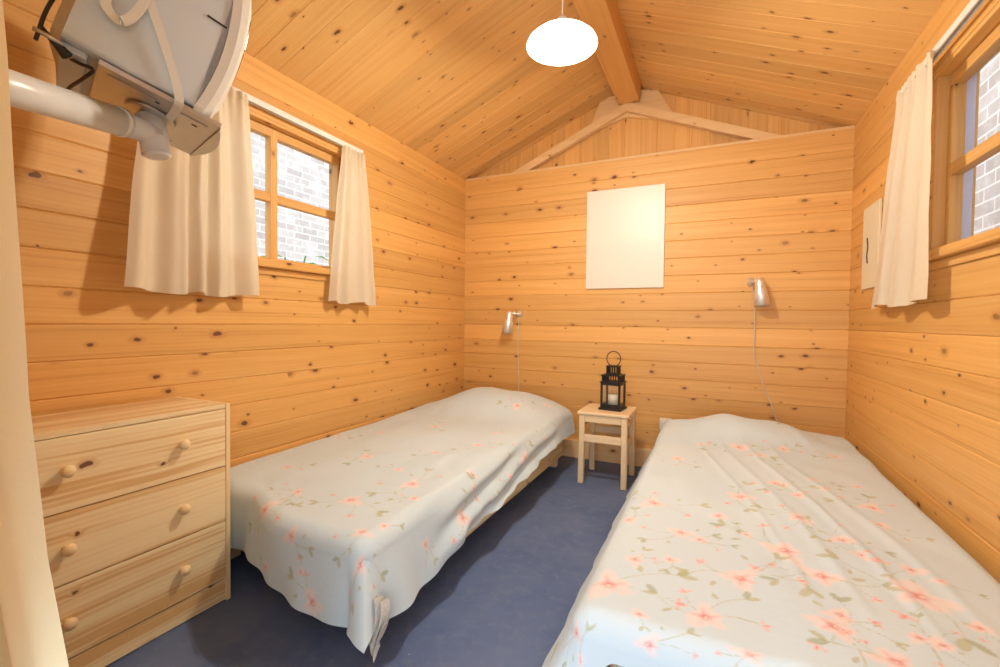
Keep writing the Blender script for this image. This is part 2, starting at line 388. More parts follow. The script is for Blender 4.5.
# ------------------------------------------------------------ windows
def window(n, face, out, op, label):
    y0, y1, z0, z1 = op; X = lambda d: face + out * d
    def bx(bm, d0, d1, a0, a1, c0, c1, bev=0.002, r=0.5):
        xa, xb = sorted((X(d0), X(d1))); quad_box(bm, xa, xb, a0, a1, c0, c1, bev, rnd=r)
    root = bpy.data.objects.new('window_%d' % n, None); C.objects.link(root); root['kind'] = 'structure'
    bm = nbm()      # lining of the opening + flat casing
    bx(bm, -0.004, 0.11, y0, y0 + 0.018, z0, z1, r=.1); bx(bm, -0.004, 0.11, y1 - 0.018, y1, z0, z1, r=.2)
    obj('jamb', bm, M['trimZ'], root)
    bm = nbm(); bx(bm, -0.010, 0.11, y0, y1, z1 - 0.018, z1, r=.3); bx(bm, -0.014, -0.0005, y0 - 0.05, y1 + 0.05, z1 - 0.004, z1 + 0.030, r=.4); obj('head_lining', bm, M['trimY'], root)
    bm = nbm()
    bx(bm, -0.034, -0.0005, y0 - 0.055, y1 + 0.055, z0, z0 + 0.034, 0.004, r=.7); bx(bm, -0.002, 0.11, y0 + 0.0185, y1 - 0.0185, z0, z0 + 0.032, 0.001, r=.7)
    obj('sill', bm, M['trimY'], root)
    bm = nbm(); bx(bm, -0.008, -0.0005, y0 - 0.03, y1 + 0.03, z0 - 0.032, z0 - 0.001, r=.8); obj('apron', bm, M['trimY'], root)
    a0, a1, c0, c1 = y0 + 0.019, y1 - 0.019, z0 + 0.033, z1 - 0.019; st = 0.016 if n == 1 else 0.042; ym = 1.52 if n == 1 else (y0 + y1) / 2; zm = 1.572 if n == 1 else 1.556
    bm = nbm(); bx(bm, 0.03, 0.068, a0, a0 + st * .6, c0, c1, r=.15); bx(bm, 0.03, 0.068, a1 - st * .6, a1, c0, c1, r=.25); bx(bm, 0.028, 0.068, ym - 0.019, ym + 0.019, c0 + 0.001, c1 - 0.001, r=.35)
    obj('sash_stile', bm, M['trimZ'], root)
    bm = nbm(); bx(bm, 0.029, 0.067, a0 + .001, a1 - .001, c0, c0 + 0.02, r=.45); bx(bm, 0.029, 0.067, a0 + .001, a1 - .001, c1 - 0.042, c1, r=.55); bx(bm, 0.031, 0.066, a0 + .001, a1 - .001, zm - 0.021, zm + 0.021, r=.65)
    obj('sash_rail', bm, M['trimY'], root)
    for ya, yb in ((a0 + st * .6, ym - .019), (ym + .019, a1 - st * .6)):
        for za, zb in ((c0 + .02, zm - .021), (zm + .021, c1 - .042)):
            bm = nbm(); bx(bm, 0.047, 0.051, ya - .004, yb + .004, za - .004, zb + .004, 0); obj('pane', bm, M['glass'], root)
    if n == 1: return root
    bm = nbm()
    for ya, yb in ((y0 + .0185, y0 + .028), (y1 - .028, y1 - .0185)): bx(bm, 0.069, 0.098, ya, yb, z0 + .033, z1 - .0185, .001)
    o = obj('outer_frame', bm, M['bluepaint'], root); o['label'] = 'pale blue outer frame'
    return root
window(1, XL, -1, LW, ''); window(2, XR, 1, RW, '')

# ------------------------------------------------------------ outside
def brickwall(name, x0, x1, y0, y1, z1, mat, label):
    bm = nbm(); quad_box(bm, x0, x1, y0, y1, -0.06, z1); o = struct(name, bm, mat); return o
brickwall('wall_outside_left', -4.4, -4.15, -1.0, 9.0, 4.2, M['brickL'], '')
brickwall('wall_outside_right', 1.38, 1.6, -1.0, 7.0, 2.9, M['brickR'], '')
bm = nbm(); quad_box(bm, -9, XL - TW - .001, -4, 12, -0.12, -0.061); quad_box(bm, XR + TW + .001, 6, -4, 12, -0.12, -0.061); struct('ground', bm, M['concrete'])
def leafy(loc):
    t = thing('shrub', 'green leafy shrub growing outside the left window', 'shrub', loc)
    bm = nbm(); r = random.Random(3); tips = []
    for k in range(9):
        a = k * 0.7; tip = Vector((0.22 * math.cos(a), 0.30 * math.sin(a), 1.38 + 0.22 * r.random()))
        tube(bm, [(0, 0, 0), (tip.x * .2, tip.y * .2, .6), tip * 1.0], 0.006, 6, 5); tips.append(tip)
    obj('stem', bm, M['leaf'], t)
    bm = nbm()
    for tip in tips:
        for j in range(7):
            b = tip * (1 - 0.07 * j) + Vector((r.uniform(-.05, .05), r.uniform(-.05, .05), 0)); d = Vector((r.uniform(-1, 1), r.uniform(-1, 1), r.uniform(-.3, .5))).normalized()
            w = d.cross(Vector((0, 0, 1))).normalized(); L = r.uniform(.08, .13)
            p = [b, b + d * L * .45 + w * L * .2, b + d * L + Vector((0, 0, -.02)), b + d * L * .45 - w * L * .2]
            mid = b + d * L * .5 + Vector((0, 0, .012))
            vs = [bm.verts.new(x) for x in p]; vm = bm.verts.new(mid)
            for i in range(4): bm.faces.new((vs[i], vs[(i + 1) % 4], vm))
    obj('foliage', bm, M['leaf'], t)
leafy((-2.75, 2.12, -0.06))

# ------------------------------------------------------------ numpy cloth tools
def vnoise(x, y, seed=0):
    rs = np.random.RandomState(seed); G = rs.rand(64, 64)
    xi = np.floor(x).astype(int); yi = np.floor(y).astype(int); fx = x - xi; fy = y - yi
    fx = fx * fx * (3 - 2 * fx); fy = fy * fy * (3 - 2 * fy)
    g = lambda a, b: G[a % 64, b % 64]
    return (g(xi, yi) * (1 - fx) + g(xi + 1, yi) * fx) * (1 - fy) + (g(xi, yi + 1) * (1 - fx) + g(xi + 1, yi + 1) * fx) * fy
def sm(x, a, b):
    t = np.clip((x - a) / (b - a), 0, 1); return t * t * (3 - 2 * t)
def grid_mesh(name, P, mat, parent=None, colors=None, keep=None):
    nu, nv = P.shape[:2]; me = bpy.data.meshes.new(name); V = P.reshape(-1, 3)
    i = np.arange(nu - 1)[:, None] * nv + np.arange(nv - 1)[None, :]
    F = np.stack([i, i + nv, i + nv + 1, i + 1], -1).reshape(-1, 4)
    me.vertices.add(len(V)); me.vertices.foreach_set('co', V.astype(np.float32).ravel())
    me.loops.add(F.size); me.loops.foreach_set('vertex_index', F.ravel().astype(np.int32))
    me.polygons.add(len(F)); me.polygons.foreach_set('loop_start', np.arange(0, F.size, 4, dtype=np.int32))
    me.polygons.foreach_set('use_smooth', np.ones(len(F), dtype=bool))
    me.update(calc_edges=True)
    if colors is not None:
        at = me.color_attributes.new('print', 'FLOAT_COLOR', 'POINT')
        c4 = np.ones((len(V), 4), np.float32); c4[:, :3] = colors.reshape(-1, 3); at.data.foreach_set('color', c4.ravel())
    me.materials.append(mat); me.validate()
    o = bpy.data.objects.new(name, me); C.objects.link(o)
    if parent is not None: o.parent = parent
    return o

# ------------------------------------------------------------ floral print, drawn on the flat cloth
lin = lambda r, g, b: np.array(srgb(r, g, b)[:3])
def paint(Xc, Yc, flowers, seed):
    col = np.empty(Xc.shape + (3,)); n = vnoise(Xc * 6, Yc * 6, seed)[..., None]
    col[:] = lin(208, 221, 225) * (1 - n) + lin(202, 216, 222) * n
    r = np.random.RandomState(seed)
    def blend(m, c): col[:] = col * (1 - m[..., None]) + c * m[..., None]
    def win(x, y, R):
        return (np.abs(Xc - x) < R) & (np.abs(Yc - y) < R)
    def stroke(x0, y0, x1, y1, bend, w, c, al):
        L = math.hypot(x1 - x0, y1 - y0); mk = win((x0 + x1) / 2, (y0 + y1) / 2, L * .5 + abs(bend) + .02)
        if not mk.any(): return
        X = Xc[mk]; Y = Yc[mk]; best = np.full(X.shape, 9.0); nx, ny = -(y1 - y0) / L, (x1 - x0) / L
        N = max(6, int(L / .004))
        for t in np.linspace(0, 1, N):
            b = bend * 4 * t * (1 - t); best = np.minimum(best, np.hypot(X - (x0 + (x1 - x0) * t + nx * b), Y - (y0 + (y1 - y0) * t + ny * b)))
        a = np.clip(1.4 - best / w, 0, 1) * al; cc = col[mk]; col[mk] = cc * (1 - a[:, None]) + c * a[:, None]
    def leaf(x, y, ang, L, c):
        mk = win(x, y, L * 1.2)
        if not mk.any(): return
        X = Xc[mk] - x; Y = Yc[mk] - y; u = X * math.cos(ang) + Y * math.sin(ang); v = -X * math.sin(ang) + Y * math.cos(ang)
        d = ((u - L / 2) / (L / 2)) ** 2 + (v / (L * .22)) ** 2; a = np.clip((1.15 - d) / .4, 0, 1) * .62
        cc = col[mk]; col[mk] = cc * (1 - a[:, None]) + c * a[:, None]
    green = lin(176, 172, 112); green2 = lin(150, 158, 104)
    for (x, y, s) in flowers:
        a0 = r.uniform(0, 6.28)
        # stems and leaves
        for k in range(2 if s > .03 else 1):
            an = a0 + 2.4 * k + r.uniform(-.4, .4); L = s * r.uniform(2.2, 3.6); ex, ey = x + L * math.cos(an), y + L * math.sin(an)
            stroke(x, y, ex, ey, r.uniform(-.35, .35) * L * .6, .0020, green, .6)
            for d in (-.6, .5): leaf(ex, ey, an + d, s * r.uniform(.55, .8) + .006, green if r.rand() < .6 else green2)
            if s > .024:
                bx_, by_ = x + .6 * L * math.cos(an + .35), y + .6 * L * math.sin(an + .35)
                leaf(bx_, by_, an + 1.1, s * .55, green)
                fx, fy = x + L * .8 * math.cos(an - .7), y + L * .8 * math.sin(an - .7)
                stroke(x, y, fx, fy, .1 * L, .0018, green, .6)
                for q in range(3): leaf(fx, fy, an - .7 + q * 1.3 - 1.3, s * .42, lin(240, 178, 165))
                leaf(fx, fy, an - .5, s * .3, lin(226, 120, 112))
        mk = win(x, y, s * 1.5)
        if not mk.any(): continue
        X = Xc[mk] - x; Y = Yc[mk] - y; rr = np.hypot(X, Y) / s; th = np.arctan2(Y, X) - a0
        sq = r.uniform(0, 6.28); lop = .55 + .45 * np.cos(th - sq); pet = .58 + .42 * np.abs(np.cos(2.5 * th + .3 * np.sin(th))) ** .6
        pet *= 1 + .15 * np.sin(th * 2 + a0)
        e = rr / pet; cc = col[mk]
        e = e * (1 + .22 * np.sin(3 * th + sq)); a = np.clip((1.05 - e) / .30, 0, 1) * .62; pc = lin(242, 216, 208)
        cc = cc * (1 - a[:, None]) + pc * a[:, None]
        # pink streaks from the heart along the petals
        ray = np.abs(np.cos(2.5 * th)) ** 5
        a = np.clip(1.0 - rr / (.45 + .35 * ray), 0, 1) ** .7 * (.30 + .70 * ray) * .80 * lop
        cc = cc * (1 - a[:, None]) + lin(232, 138, 128) * a[:, None]
        a = np.clip((.34 - rr) / .2, 0, 1) * (.25 + .45 * lop); cc = cc * (1 - a[:, None]) + lin(208, 84, 84) * a[:, None]
        a = np.clip((.10 - rr) / .05, 0, 1) * .8; cc = cc * (1 - a[:, None]) + lin(244, 226, 200) * a[:, None]
        col[mk] = cc
    return col

# picture-plane positions of the printed flowers, given on the flat bed top (x, y, radius)
FL = [(-1.356, 0.993, 0.045), (-1.159, 0.962, 0.03), (-1.609, 1.345, 0.03), (-1.36, 1.145, 0.035), (-1.122, 1.2, 0.045), (-0.93, 1.039, 0.03), (-1.399, 1.59, 0.035), (-1.622, 1.961, 0.03), (-1.031, 1.421, 0.045), (-0.942, 1.312, 0.025), (-1.164, 1.788, 0.03), (-1.432, 2.197, 0.035), (-0.888, 1.64, 0.025), (-1.039, 1.977, 0.035), (-0.749, 1.506, 0.05), (-0.712, 1.72, 0.025), (-0.773, 1.268, 0.025), (-0.789, 2.141, 0.045), (-1.125, 2.665, 0.04), (-1.572, 3.36, 0.035), (-1.268, 3.299, 0.035), (-1.509, 2.866, 0.03), (-0.855, 0.942, 0.04), (-1.104, 0.874, 0.015), (-1.051, 0.802, 0.04), (-1.285, 0.817, 0.02), (-0.635, 0.952, 0.02), (-0.668, 0.897, 0.02), (-0.905, 1.107, 0.02), (-1.0, 2.885, 0.03), (-0.793, 2.768, 0.035), (-1.179, 1.535, 0.025), (-1.791, 1.819, 0.03), (-0.842, 1.605, 0.02), (-0.755, 1.935, 0.03), (-1.056, 2.207, 0.025), (-0.789, 2.456, 0.03)]
FR = [(0.124, 2.462, 0.05), (0.294, 2.956, 0.05), (0.309, 2.516, 0.035), (-0.137, 2.204, 0.035), (0.227, 2.003, 0.04), (0.094, 1.81, 0.045), (-0.18, 1.639, 0.045), (0.027, 1.606, 0.03), (0.255, 1.683, 0.04), (0.364, 2.128, 0.025), (0.492, 1.921, 0.045), (0.383, 2.03, 0.025), (-0.231, 1.476, 0.03), (-0.079, 1.445, 0.035), (-0.028, 1.422, 0.025), (0.099, 1.508, 0.02), (0.183, 1.44, 0.055), (0.34, 1.582, 0.035), (0.362, 1.493, 0.025), (0.466, 1.477, 0.03), (0.249, 1.339, 0.045), (-0.177, 1.22, 0.03), (-0.09, 1.263, 0.025), (0.069, 1.246, 0.05), (-0.212, 1.074, 0.06), (-0.132, 0.991, 0.02), (-0.004, 1.045, 0.045), (0.234, 1.122, 0.045), (0.252, 1.175, 0.03), (0.442, 1.347, 0.065), (0.381, 1.163, 0.025), (0.414, 1.158, 0.025), (0.512, 1.266, 0.025), (-0.275, 0.917, 0.03), (0.072, 0.956, 0.03), (-0.107, 0.896, 0.03), (-0.259, 0.862, 0.02), (0.315, 1.056, 0.045), (0.113, 3.049, 0.03), (-0.01, 2.917, 0.03), (-0.048, 2.462, 0.025), (0.51, 2.539, 0.03), (0.279, 1.903, 0.03), (0.474, 1.757, 0.03), (0.506, 1.44, 0.02), (0.505, 2.145, 0.025), (0.203, 2.38, 0.03)]

def bedspread(name, label, rect, ext, ztop, hfun, flowers, seed, side, extra, colw=0.0045):
    xa, xb, ya, yb = rect; ex0, ex1, ey0, ey1 = ext
    xs = np.arange(ex0, ex1, colw); ys = np.arange(ey0, ey1, colw); X, Y = np.meshgrid(xs, ys, indexing='ij')
    col = paint(X, Y, flowers, seed)
    # parameter -> allow hem variation
    Xq, Yq = extra['warp'](X, Y) if 'warp' in extra else (X, Y)
    dx = np.where(Xq < xa, Xq - xa, np.where(Xq > xb, Xq - xb, 0.0)); dy = np.where(Yq < ya, Yq - ya, np.where(Yq > yb, Yq - yb, 0.0))
    rho = np.hypot(dx, dy); rho = rho * (1 - .36 * np.minimum(np.abs(dx), np.abs(dy)) / np.maximum(rho, 1e-6)); rs = np.maximum(rho, 1e-6); ux, uy = dx / np.maximum(np.hypot(dx, dy), 1e-6), dy / np.maximum(np.hypot(dx, dy), 1e-6)
    bx_, by_ = np.clip(Xq, xa, xb), np.clip(Yq, ya, yb)
    R = extra.get('R', 0.05); arc = np.minimum(rho / R, PI / 2); over = np.maximum(rho - R * PI / 2, 0)
    along = np.where(np.abs(ux) > np.abs(uy), Yq, Xq)
    ang = np.arctan2(uy, ux)
    fl = extra['flare'](bx_, by_, ux, uy)
    corner = np.minimum(np.abs(ux), np.abs(uy)) * 1.414
    fold = np.sin(along * 17 + 3 * vnoise(along * 3, rho * 2, seed + 3)) * .45 + np.sin(along * 39 + 5 * vnoise(along * 4, rho * 3 + 7, seed + 4)) * .25
    fold = fold * (1 - corner) + corner * (np.sin(ang * 7 + 1.0) * extra.get('cf', 1.0))
    horiz = R * np.sin(arc) + over * fl + over * extra.get('fold', .10) * fold
    drop = R * (1 - np.cos(arc)) + over * np.sqrt(np.maximum(1 - fl * fl, .2))
    if 'crumple' in extra:
        cr = extra['crumple'](bx_, by_, ux, uy); w = np.sin(rho * 52 + 7 * vnoise(Y * 2.2 + 3, X * 2, seed + 9) + Y * 5); horiz = horiz + cr * w * .012 * sm(rho, .02, .1); drop = drop - cr * .04 * sm(rho, .05, .3)
    Z = ztop + hfun(Xq, Yq) * (1 - .0 * rho) - drop
    wr = (vnoise(X * 5 + 2 * vnoise(X * 3, Y * 3, seed), Y * 2.0, seed + 1) - .5) * .014 + (vnoise(X * 16 + 3 * vnoise(X * 4, Y * 4, seed + 5), Y * 6, seed + 2) - .5) * .006
    Z = Z + wr * np.where(rho > 0, np.maximum(1 - rho * 8, 0), 1)
    if 'wr' in extra: Z = Z + extra['wr'](X, Y) * np.where(rho > 0, np.maximum(1 - rho * 6, 0), 1)
    PX = bx_ + ux * horiz; PY = by_ + uy * horiz
    PX = np.clip(PX, XL + .004, XR - .004)
    if side > 0: PY = PY + .125 * (1 - sm(PX, -1.56, -1.20)) * (1 - sm(Yq, 1.0, 1.4)); PY = np.where(PX < -1.53, np.maximum(PY, 1.064), PY)
    PY = np.minimum(PY, YB - 0.02)
    Z = np.maximum(Z, 0.012 + .004 * vnoise(X * 30, Y * 30, 2))
    P = np.stack([PX, PY, Z], -1)
    o = grid_mesh(name, P, M['spread'], colors=col)
    tag(o, label, 'bedspread', None)
    return o

def hump(X, Y, cx, cy, rx, ry, h, p=4):
    d = (np.abs((X - cx) / rx) ** p + np.abs((Y - cy) / ry) ** p); return h * np.exp(-d * 1.2)
def hL(X, Y):
    return hump(X, Y, -1.36, 2.86, .40, .30, .13, 3) + hump(X, Y, -1.4, 2.0, .7, 1.6, .012, 2) + .02 * sm(Y, 1.0, 2.6)
def hR(X, Y):
    return hump(X, Y, .14, 2.80, .37, .27, .10, 2.3) + hump(X, Y, .2, 1.9, .6, 1.6, .02, 2) + .012 * sm(Y, 1.0, 2.6)

# ---- left bed
def bed(name, label, x0, x1, y0, y1, openside):
    t = thing(name, label, 'bed', ((x0 + x1) / 2, (y0 + y1) / 2, 0)); lx, ly = (x1 - x0) / 2, (y1 - y0) / 2
    for s in (-1, 1):
        bm = nbm(); quad_box(bm, min(s * lx, s * (lx - .022)), max(s * lx, s * (lx - .022)), -ly, ly, .07, .235, .003, rnd=.3); obj('side_rail', bm, M['chestY'], t)
        bm = nbm(); quad_box(bm, -lx + .023, lx - .023, min(s * ly, s * (ly - .022)), max(s * ly, s * (ly - .022)), .07, .235, .003, rnd=.4); obj('end_rail', bm, M['birchX'], t)
        for q in (-1, 1):
            bm = nbm(); cx, cy = s * (lx - .048), q * (ly - .048); quad_box(bm, cx - .024, cx + .024, cy - .024, cy + .024, 0, .233, .003, rnd=.6); obj('leg', bm, M['birchZ'], t)
    for k in range(12):
        bm = nbm(); yy = -ly + .1 + k * (2 * ly - .2) / 11; quad_box(bm, -lx + .024, lx - .024, yy - .03, yy + .03, .19, .204, .002, rnd=k * .07); obj('slat', bm, M['birchX'], t)
    return t
def mattress(label, x0, x1, y0, y1, mat):
    bm = nbm(); quad_box(bm, x0, x1, y0, y1, .206, .352, .03, seg=4); o = obj('mattress', bm, mat); tag(o, label, 'mattress')
    for p in o.data.polygons: p.use_smooth = True
    return o
bed('bed', 'low pale wooden bed frame along the left wall under a floral bedspread', XL + .008, -.945, 1.20, 3.07, 1)
mattress('mattress on the bed by the left wall, under its floral bedspread', XL + .030, -.975, 1.15, 3.04, M['ticking'])
bed('bed', 'low pale wooden bed frame by the right wall under a floral bedspread', -.225, .690, 1.00, 3.03, -1)
mattress('zigzag-patterned mattress showing under the spread by the right wall', -.245, .665, .985, 3.00, M['ticking'])
def warpL(X, Y):
    # hem on the open side gets shorter towards the head; uneven foot hem
    k = sm(Y, 1.5, 2.9) * .36; X2 = np.where(X > -.93, -.93 + (X + .93) * (1 - k), X)
    n = .10 * (vnoise(X * 4, X * 0, 5) - .5) ; Y2 = np.where(Y < 1.04, 1.04 + (Y - 1.04) * (1 + n * 2), Y)
    return X2, Y2
def warpR(X, Y):
    k = .55 + .45 * (1 - sm(X, -.25, -.17)); return X, np.where(Y < .985, .985 + (Y - .985) * k, Y)
def wrR(X, Y):
    # long diagonal tension folds over the right half
    s = (X - .1) * 1.0 - (Y - 1.2) * (-.18); d = 0
    d = d + .035 * (vnoise(X * 7 + Y * 3, Y * 5 - X * 4, 41) - .5) * sm(Y, 2.3, 2.6)
    for c, w, a in ((.10, .014, .004), (.20, .02, .006), (.31, .015, .006), (.42, .02, .005)): d = d + a * np.exp(-((s - c + .03 * np.sin(Y * 3)) / w) ** 2) * sm(Y, 1.0, 1.4) * (1 - sm(Y, 2.3, 2.7))
    return d
bedspread('bedspread', 'pale blue bedspread with pink flowers over the bed by the left wall', (XL + .06, -.925, 1.035, 3.05), (XL + .004, -.650, .765, 3.26), .368, hL, FL, 11, 1,
          {'warp': warpL, 'flare': lambda bx_, by_, ux, uy: (.05 + .13 * sm(ux, 0, .6)) + .40 * np.minimum(np.abs(ux), np.abs(uy)) * (ux > 0) * (uy < 0), 'crumple': lambda bx_, by_, ux, uy: sm(ux, .35, .85) * sm(by_, 1.25, 1.5) * (1 - sm(by_, 2.5, 2.8)), 'R': .055, 'fold': .12, 'cf': .5, 'wr': lambda X, Y: .022 * (vnoise(X * 7 + Y * 2, Y * 5 - X * 3, 47) - .5) * (.35 + .65 * sm(Y, 2.2, 2.6))})
bedspread('bedspread', 'pale blue bedspread with pink flowers over the bed by the right wall', (-.225, .62, .985, 2.98), (-.62, .80, .80, 3.22), .368, hR, FR, 23, -1,
          {'flare': lambda bx_, by_, ux, uy: .10 + .34 * np.clip(-ux, 0, 1), 'R': .05, 'fold': .03, 'wr': wrR, 'warp': warpR})
# blue blanket edge between mattress and spread at the foot of the right bed
bm = nbm(); quad_box(bm, -.15, .64, .968, .984, .25, .345, .006, seg=2); tag(obj('blanket', bm, M['bluecloth']), 'blue blanket edge hanging at the foot of the right-hand bed', 'blanket')
# white crumpled fringe hanging at the left bed's foot corner
def fringe():
    ns, nt = 40, 60; s = np.linspace(0, 1, ns)[:, None] * np.ones((1, nt)); t = np.ones((ns, 1)) * np.linspace(0, 1, nt)[None]
    w = .05 * (1 - .55 * t); x = -.832 + (s - .5) * w + .012 * np.sin(t * 5) + .02 * t; y = 1.0 + .012 * np.sin(s * 14 + t * 6) - .03 * t; z = .225 - .135 * t * (1 - .12 * np.cos(s * 19))
    o = grid_mesh('lace_trim', np.stack([x, y, z], -1), M['lace'])
    md = o.modifiers.new('thickness', 'SOLIDIFY'); md.thickness = .002
    tag(o, 'crumpled off-white lace strip hanging at the foot corner of the left bed', 'lace')
fringe()

# ------------------------------------------------------------ curtains
def curtain(name, label, plane, off, top, bot, zt, zb, folds, at, ab, mat, seed=0, edge=None, header=.03, group=None, step=None, dmin=.038, nS=220, nT=110):
    """plane: ('x', face, sgn) hangs in front of a side wall; ('y', face, sgn) parallel to X"""
    s = np.linspace(0, 1, nS)[:, None] * np.ones((1, nT)); t = np.ones((nS, 1)) * np.linspace(0, 1, nT)[None]
    e = t ** .8
    a = (top[0] + (top[1] - top[0]) * s) * (1 - e) + (bot[0] + (bot[1] - bot[0]) * s) * e
    if edge is not None: a = edge(s, t, a)
    amp = at + (ab - at) * t ** .7
    ph = 2 * PI * folds * (s + .05 * np.sin(2 * PI * s * 1.3 + seed) + .02 * np.sin(t * 3 + seed))
    d = off + amp * (np.sin(ph) + .35 * np.sin(ph * 1.9 + seed + t)) + .004 * (vnoise(s * 12 + seed, t * 9, seed) - .5)
    small = at * .8 * np.sin(2 * PI * folds * 2.7 * s + seed) * np.exp(-t * 9); d = d + small
    if step is not None: d = d + step(s, t)
    z = zt + (zb - zt) * t + .008 * np.sin(ph * .5 + 1) * t - .006 * np.sin(ph) * np.exp(-t * 20)
    d = np.maximum(d, dmin)
    k, face, sg = plane
    P = np.stack([face + sg * d, a, z], -1) if k == 'x' else np.stack([a, face + sg * d, z], -1)
    root = thing(name, label, 'curtain', (0, 0, 0), group); o = grid_mesh('curtain_cloth', P, mat, root)
    # hem band: stitched double cloth along the bottom, and gathered header
    hb = P[:, int(nT * .93):].copy(); n = 0.0015
    if k == 'x': hb[..., 0] += sg * n
    else: hb[..., 1] += sg * n
    grid_mesh('hem', hb, mat, root); hd = P[:, :max(3, int(nT * .05))].copy()
    if k == 'x': hd[..., 0] += sg * .003
    else: hd[..., 1] += sg * .003
    grid_mesh('heading_tape', hd, mat, root)
    return root
curtain('curtain', 'wide cream curtain behind the television arm, left of the left window', ('x', XL, 1), .062, (.96, 1.325), (.845, 1.365), 1.945, 1.093, 4.6, .008, .022, M['curtain'], 2,
        step=lambda s, t: .030 * (1 - sm(s, .50, .53)) * sm(t, .5, 1))
curtain('curtain', 'narrow cream curtain at the far side of the left window', ('x', XL, 1), .056, (1.885, 2.03), (1.79, 2.135), 1.935, 1.092, 3.4, .008, .018, M['curtain'], 5)
curtain('curtain', 'cream curtain hanging at the far side of the right window', ('x', XR, -1), .056, (2.035, 2.37), (2.01, 2.72), 1.945, 1.085, 3, .009, .022, M['curtain'], 8)
def dedge(s, t, a):
    z = 2.10 - 2.08 * t; zs = [0, .30, .59, .705, .895, 1.15, 1.33, 1.41, 2.1]; xs = [-.55, -.59, -.648, -.705, -.763, -.802, -.829, -.845, -.87]
    e = np.interp(z, zs, xs) - .012; l = -1.30; return l + (e - l) * s
curtain('door_curtain', 'long yellowish cream curtain at the near left edge of the room', ('y', YF, 1), .095, (-1.3, -.85), (-1.3, -.6), 2.10, .02, 6, .014, .030, M['doorcurtain'], 1, edge=dedge)
# curtain tracks
def track(label, face, sg, y0, y1):
    t = thing('curtain_rail', label, 'curtain rail', (face, (y0 + y1) / 2, 1.944)); h = (y1 - y0) / 2
    X = lambda a, b: sorted((sg * a, sg * b))
    bm = nbm()
    for a, b, c0, c1 in ((.030, .052, .004, .014), (.030, .036, -.012, .005), (.046, .052, -.012, .005)):
        x = X(a, b); quad_box(bm, x[0], x[1], -h, h, c0, c1, .001)
    obj('channel', bm, M['white'], t)
    bm = nbm(); x = X(.037, .045); quad_box(bm, x[0], x[1], -h + .002, h - .002, -.003, .003); obj('groove', bm, M['steel'], t)
    for yy in (-h * .8, 0, h * .8):
        bm = nbm(); x = X(0.0, .031); quad_box(bm, x[0], x[1], yy - .008, yy + .008, 0, .012, .001); obj('bracket', bm, M['white'], t)
    for e in (-1, 1):
        bm = nbm(); x = X(.028, .054); quad_box(bm, x[0], x[1], e * h - .004, e * h + .004, -.014, .016, .002); obj('end_cap', bm, M['white'], t)
track('white curtain rail above the left window', XL, 1, .93, 2.03); track('white curtain rail with grey groove above the right window', XR, -1, 1.15, 2.36)
bm = nbm(); tube(bm, [(-1.45, YF + .095, 2.105), (.55, YF + .095, 2.105)], .011, 14, 2, False); tag(obj('curtain_rod', bm, M['white']), 'white rod above the doorway carrying the long curtain', 'curtain rod')

# ------------------------------------------------------------ white board on back wall, paper on right wall
t = thing('whiteboard', 'blank cream-white rectangular panel hanging on the back wall', 'panel', (-.588, YB, 1.595))
bm = nbm(); quad_box(bm, -.268, .268, -.016, -.002, -.35, .35, .003, seg=2); obj('panel', bm, M['board'], t)
bm = nbm(); quad_box(bm, -.262, .262, -.002, -.0002, -.344, .344); obj('backing', bm, M['steel'], t)
t = thing('wall_picture', 'pale unframed picture with a dark mark, half behind the right curtain', 'picture', (XR, 2.885, 1.40))
bm = nbm(); quad_box(bm, -.012, -.001, -.13, .13, -.21, .21, .002); obj('sheet', bm, plain('cream_paper', srgb(238, 228, 200), .6), t)
bm = nbm(); tube(bm, [(-.0125, .045, .05), (-.0125, .03, .0), (-.0125, .042, -.04), (-.0125, .03, -.08)], .004, 6, 5); obj('ink_mark', bm, M['darkplastic'], t)

# ------------------------------------------------------------ pendant lamp
t = thing('pendant_lamp', 'lit round white glass lamp hanging on a cord from the ridge beam', 'lamp', (-.58, 1.79, 2.12))
bm = nbm(); pr = [(.150, -.012), (.151, -.006), (.146, .004), (.125, .022), (.09, .040), (.05, .052), (.022, .056), (.022, .053), (.05, .048), (.09, .036), (.124, .018), (.143, 0.0), (.147, -.008), (.150, -.012)]
lathe(bm, [(a * .93, b) for a, b in pr], (0, 0, 0), seg=64); obj('lamp_shade', bm, M['opal'], t)
bm = nbm(); lathe(bm, [(0, .105), (.012, .104), (.02, .095), (.024, .06), (.024, .045), (.019, .04), (0, .04)], (0, 0, 0), seg=28); obj('lamp_holder', bm, M['white'], t)
bm = nbm(); lathe(bm, [(0, .04), (.013, .038), (.018, .02), (.028, -.005), (.027, -.02), (.018, -.03), (0, -.034)], (0, 0, -.0), seg=24); obj('bulb', bm, M['bulb'], t)
bm = nbm(); tube(bm, [(0, 0, .104), (.0005, 0, .25), (0, 0, .42)], .003, 8, 6); obj('cord', bm, M['white'], t)
bm = nbm(); lathe(bm, [(0, .425), (.03, .4248), (.03, .412), (.012, .395), (0, .394)], (0, 0, 0), seg=24); obj('ceiling_rose', bm, M['white'], t)

